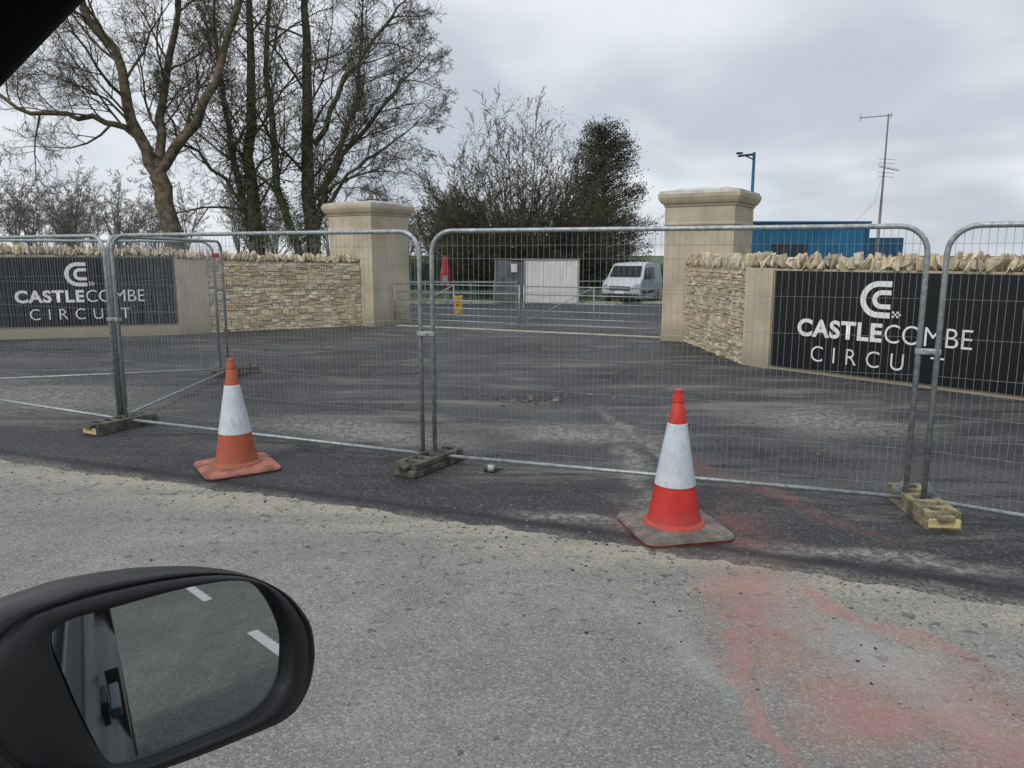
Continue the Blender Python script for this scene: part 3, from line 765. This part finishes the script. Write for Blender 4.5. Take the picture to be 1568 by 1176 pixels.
b.box((x,y-.01,z+.6),(.14,.06,.05),1); b.box((x,y-.001,z+.33),(.1,.19,.12),1)
b.build('wet_floor_sign',[mat('sign_yellow',(.65,.42,.03),.5),mDk],bevel=.004)
mBlue=mat('blue_cladding',(.015,.14,.27),.55,var=.2,scale=.7); mBlueD=mat('blue_trim',(.012,.07,.14),.5); mWin=mat('window_dark',(.02,.03,.04),.3)
E=empty('blue_clad_building',(13,37,0))
b=MB(); b.box((12.9,37.5,1.15),(6.6,5,3.9))
for i in range(44): b.box((9.68+i*.15,34.985,1.15),(.06,.03,3.86))
b.build('walls',[mBlue],E)
b=MB(); b.box((12.9,37.5,3.15),(6.9,5.3,.10)); b.box((16.22,34.95,1.15),(.14,.12,3.9)); b.build('roof_edge_and_corner',[mBlueD],E)
b=MB(); b.box((12.7,34.96,1.75),(1.6,.04,.85)); b.build('window',[mWin],E)
b=MB(); b.box((12.7,34.93,2.19),(1.7,.05,.05)); b.box((12.7,34.93,1.3),(1.7,.05,.05)); b.box((12.7,34.93,1.75),(.05,.05,.84)); b.build('window_frame',[mBlueD],E)
b=MB(); b.box((17.6,38.5,.9),(2.2,4,3.2)); b.build('side_store',[mBlueD],E)
mBL=mat('blue_post_paint',(.02,.14,.28),.4)
b=MB(); x,y=9.95,32; z=hz(y)
b.tube([(x,y,z-.1),(x,y,z+1.2),(x,y,5.85)],[.09,.08,.06],10,0); b.box((x-.35,y-.05,5.72),(.62,.22,.07),1,Matrix.Rotation(R(-6),3,'Y')); b.tube([(x,y,5.55),(x-.35,y,5.7)],.025,6,1); b.box((x-.62,y-.05,5.80),(.22,.26,.06),1)
b.build('street_lamp',[mBL,mDk])
b=MB(); x,y=14.38,30
b.tube([(x,y,-.5),(x,y,7.0)],[.045,.03],8)
b.tube([(x-.13,y,-.5),(x-.02,y,5.2)],.014,5)
b.tube([(x+.15,y,6.95),(x-1.1,y,6.85)],.018,5)
for i,xx in enumerate((.1,-1.05)): b.tube([(x+xx,y,6.93+xx*.07-.14),(x+xx,y,6.93+xx*.07+.14)],.012,5)
b.tube([(x-.2,y,5.05),(x+.55,y,4.9)],.016,5)
for i,xx in enumerate((-.15,0,.15,.3,.5)): b.tube([(x+xx,y-.2,5.03-xx*.2-.06),(x+xx,y+.2,5.03-xx*.2+.1)],.009,5)
for zz in(4.7,4.85,5.2,5.35): b.tube([(x-.22,y,zz),(x+.35,y-.1,zz-.06)],.009,5)
b.tube([(x,y,5.0),(x-.45,y-.4,3.7),(x-1.1,y,2.8)],.006,4)
b.build('antenna_mast',[mat('mast_grey',(.22,.21,.19),.6,.2)])

# ---------------------------------------------------------------- van
mVanW=mat('van_silver_paint',(.46,.48,.51),.35,var=.05); mGl=mat('vehicle_glass',(.015,.018,.022),.35,spec=.2); mBk=mat('black_plastic',(.02,.02,.02),.5)
mLampM=mat('headlamp_glass',(.30,.32,.35),.2); mRim=mat('alloy',(.35,.35,.36),.35,.6)
oc=Vector((6.35,39.7,hz(40)))
E=empty('parked_van',oc)
hd=math.atan2(-.94,-.42); MV=rotz(hd)
def T(x,y,z): return oc+MV@Vector((x,y,z))
def hw(z): return .97 if z<1.05 else .97-.15*(z-1.05)/.95
prof=[(2.40,.26),(2.50,.36),(2.54,.55),(2.52,.78),(2.44,.98),(2.30,1.10),(2.05,1.19),(1.72,1.29),(1.4,1.58),(1.08,1.88),(.88,1.98),(.6,2.03),(-.8,2.06),(-2.2,2.02),(-2.42,1.88),(-2.5,1.1),(-2.5,.3)]
b=MB(); n=len(prof); vs=[]
fac=[(-1.0,0),(-.86,.06),(-.55,.11),(0,.13),(.55,.11),(.86,.06),(1.0,0)]
for sy,bul in fac:
    for x,z in prof:
        xx=x-(.13-bul)*1.6*(1 if x>.6 else 0)*( .6+ .4*(x/2.5))
        zz=z-(.04*(sy*sy) if z>1.9 else 0)
        vs.append(T(xx,sy*hw(z),zz))
m_=len(fac)
fs=[tuple(range(n)),tuple(range((m_-1)*n,m_*n))[::-1]]
for k in range(m_-1):
    for i in range(n): fs.append((k*n+i,(k+1)*n+i,(k+1)*n+(i+1)%n,k*n+(i+1)%n))
b.add(vs,fs)
vb=b.build('body',[mVanW],E,fix=True,smooth=True); vb.data.set_sharp_from_angle(angle=R(40))
b=MB()
def nx(x,sy,z):
    ys=[f[0] for f in fac]
    for i in range(6):
        if ys[i]<=sy<=ys[i+1]:
            t=(sy-ys[i])/(ys[i+1]-ys[i]); bul=fac[i][1]*(1-t)+fac[i+1][1]*t; break
    return x-(.13-bul)*1.6*(.6+.4*(x/2.5))
sl=[-.86,-.55,0,.55,.86]; vv=[]
for sy in sl:
    for x,z in((1.69,1.32),(1.12,1.845)):
        vv.append(T(nx(x,sy,z)+.03,sy*hw(z),z+.03))
b.add(vv,[(2*i,2*i+2,2*i+3,2*i+1) for i in range(4)],0)
def quad(p,mi): b.add([T(*x) for x in p],[(0,1,2,3)],mi)
for sd_ in(-1,1):
    q=lambda x,z:(x,sd_*(hw(z)+.008),z)
    quad([q(1.25,1.27),q(.85,1.74),(.3,sd_*(hw(1.78)+.008),1.78),q(.3,1.22)],0)
    quad([q(.15,1.22),q(.15,1.78),(-.9,sd_*(hw(1.78)+.008),1.78),(-.9,sd_*(hw(1.22)+.008),1.22)],0)
    vq=[T(nx(2.44,.95*sd_,1)+.02,sd_*.93,1.02),T(nx(2.52,.95*sd_,.8)+.03,sd_*.94,.80),T(nx(2.53,.6*sd_,.7)+.04,sd_*.58,.76),T(nx(2.47,.6*sd_,.9)+.04,sd_*.60,.90)]
    b.add(vq,[(0,1,2,3)],2)
    b.box(T(2.40,sd_*.78,.47),(.12,.26,.12),1,MV)
    b.box(T(1.2,sd_*1.08,1.34),(.12,.22,.28),1,MV)
    for x in(1.55,-1.6):
        p=T(x,sd_*.88,.33); ax=MV@Vector((0,.1,0)); b.tube([p-ax,p+ax],.34,20,1); b.tube([p-ax*1.08,p+ax*1.08],.2,14,3)
    b.box(T(-.2,sd_*.965,.55),(3.0,.03,.12),1,MV)
b.box(T(2.51,0,.80),(.08,1.05,.20),1,MV); b.box(T(2.52,0,.46),(.08,1.25,.18),1,MV); b.box(T(2.57,0,.60),(.02,.5,.11),4,MV)
b.box(T(2.44,0,.29),(.1,1.5,.10),1,MV)
for i in range(3): b.box(T(2.555,0,.74+i*.06),(.01,1.0,.015),3,MV)
b.build('glazing_lamps_wheels',[mGl,mBk,mLampM,mRim,mWhiteP],E)

# ---------------------------------------------------------------- own car
mCarBlk=mat('mirror_black_plastic',(.009,.010,.011),.42,var=.2,scale=40)
mTrim=mat('interior_black_trim',(.003,.003,.003),.9,spec=.1)
mg,nt,bb=nodes('mirror_glass'); bb.inputs['Base Color'].default_value=(.42,.44,.45,1); bb.inputs['Metallic'].default_value=1; bb.inputs['Roughness'].default_value=.015
mPaint,nt,bb=nodes('car_paint'); bb.inputs['Base Color'].default_value=(.10,.13,.17,1); bb.inputs['Metallic'].default_value=.6; bb.inputs['Roughness'].default_value=.2
car=empty('wing_mirror_car',(-.25,.45,0))
nrm=Vector((.79,-.605,.105)).normalized(); ax=Vector((.608,.794,0)).normalized(); up=nrm.cross(ax).normalized()
MC=Vector((-.325,.643,1.31))
glass=[(-.0815,.0813),(-.03,.0815),(.0428,.0753),(.085,.0655),(.114,.045),(.129,-.0012),(.1266,-.035),(.1166,-.0615),(.083,-.0774),(.02,-.072),(-.0388,-.0624),(-.055,-.052),(-.0627,-.0306),(-.077,.03)]
outer=[(-.1186,.1073),(-.08,.1105),(-.0437,.1093),(.0321,.0946),(.0919,.0707),(.1421,.0337),(.166,0),(.1737,-.0194),(.1751,-.04),(.1731,-.0575),(.162,-.085),(.1419,-.1037),(.12,-.107),(.091,-.1032),(.0007,-.0887),(-.08,-.067),(-.14,-.03),(-.17,.03),(-.16,.085)]
def polar(pts,K=96,c=(.02,0)):
    n=len(pts); d=[]
    for i in range(n):
        p0,p1,p2,p3=[Vector(pts[(i+j)%n]) for j in(-1,0,1,2)]
        for k in range(12):
            t=k/12; q=.5*((2*p1)+(p2-p0)*t+(2*p0-5*p1+4*p2-p3)*t*t+(3*p1-p0-3*p2+p3)*t**3); q=q-Vector(c)
            d.append((math.atan2(q.y,q.x)%(2*math.pi),q.length))
    d.sort(); d=[(d[-1][0]-2*math.pi,d[-1][1])]+d+[(d[0][0]+2*math.pi,d[0][1])]
    out=[];j=0
    for k in range(K):
        a=2*math.pi*k/K
        while d[j+1][0]<a: j+=1
        t=(a-d[j][0])/max(1e-6,d[j+1][0]-d[j][0]); rr=d[j][1]+(d[j+1][1]-d[j][1])*t
        out.append((c[0]+math.cos(a)*rr,c[1]+math.sin(a)*rr))
    return out
K=96; go=polar(glass); oo=polar(outer)
def W(p,h): return MC+ax*p[0]+up*p[1]+nrm*h
def lerp2(a,b_,t): return [(p[0]+(q[0]-p[0])*t,p[1]+(q[1]-p[1])*t) for p,q in zip(a,b_)]
def sc(a,t,c=(-.01,0)): return [(c[0]+(p[0]-c[0])*t,c[1]+(p[1]-c[1])*t) for p in a]
b=MB()
b.add([W(p,-.004) for p in go],[tuple(range(K))]); b.build('mirror_glass',[mg],car)
b=MB(); rings=[(go,-.006),(lerp2(go,oo,.10),.006),(lerp2(go,oo,.16),.010),(lerp2(go,oo,.52),.007),(lerp2(go,oo,.62),.004),(lerp2(go,oo,.65),-.001),(lerp2(go,oo,.70),-.001),(lerp2(go,oo,.73),.003),(lerp2(go,oo,.88),-.002),(oo,-.016),(sc(oo,.985),-.035),(sc(oo,.93),-.07),(sc(oo,.78),-.105),(sc(oo,.5),-.13),(sc(oo,.1),-.14)]
for rg,h in rings: b.v.extend([tuple(W(p,h)) for p in rg])
for i in range(len(rings)-1):
    for j in range(K):
        j2=(j+1)%K; b.f.append([i*K+j,i*K+j2,(i+1)*K+j2,(i+1)*K+j]); b.m.append(0); b.c.append(None)
b.build('mirror_housing',[mCarBlk],car,smooth=True,fix=True)
ca=R(-15.8); MCr=rotz(ca); cc=Vector((-.25,.45,0))
def C(x,y,z): return cc+MCr@Vector((x,y,z))
b=MB(); b.tube([W((-.13,-.03),-.05),W((-.19,-.06),-.06),C(-.35,.02,1.14)],[.045,.04,.05],10); b.build('mirror_arm',[mCarBlk],car,smooth=True)
sec=[(-.05,.32),(.08,.36),(.12,.55),(.125,.78),(.10,.88),(.075,.92),(.085,1.02),(.045,1.16),(-.03,1.18)]
b=MB(); xs=[-1.9,-1.2,-.5,0,1.2,2.2,3.0,3.4]
for i,x in enumerate(xs):
    t=max(0,(-x-.5)/1.4)+max(0,(x-2.2)/1.2)*1.0
    for y,z in sec: b.v.append(tuple(C(x,y-.1*t*t,z)))
ns=len(sec)
for i in range(len(xs)-1):
    for j in range(ns-1): b.f.append([i*ns+j,(i+1)*ns+j,(i+1)*ns+j+1,i*ns+j+1]); b.m.append(0); b.c.append(None)
b.build('body_side',[mPaint],car,smooth=True)
b=MB()
for x in(.95,2.0):
    b.box(C(x,.108,.96),(.17,.02,.022),2,MCr); b.box(C(x+.0,.088,.955),(.12,.012,.05),0,MCr)
for x in(1.15,2.2): b.box(C(x,.108,.72),(.005,.03,.5),1,MCr)
b.tube([C(-.5,.07,1.172),C(1.2,.07,1.172),C(2.2,.07,1.172),C(3.0,.03,1.175)],.014,6,0)
for x in(-1.3,2.75):
    p=C(x,.02,.34); q=MCr@Vector((0,.1,0)); b.tube([p-q,p+q],.36,24,1)
b.build('handles_and_wheels',[mBk,mBk,mPaint],car,bevel=.004)
b=MB()
p1=Vector((-.241,.450,1.840)); p2=Vector((-.286,.442,1.794)); dd=(p2-p1).normalized()
offs=Vector((-.035,0,.036)).normalized()*.0625
A0=p1-dd*.12+offs
b.tube([A0,p1+offs,p2+offs,p2+dd*.25+offs,p2+dd*.75+offs],[.055]*5,16)
b.tube([A0,C(.35,-.03,1.985),C(2.2,-.03,1.98)],[.055,.05,.05],12)
b.build('window_pillar',[mTrim],car,smooth=True)
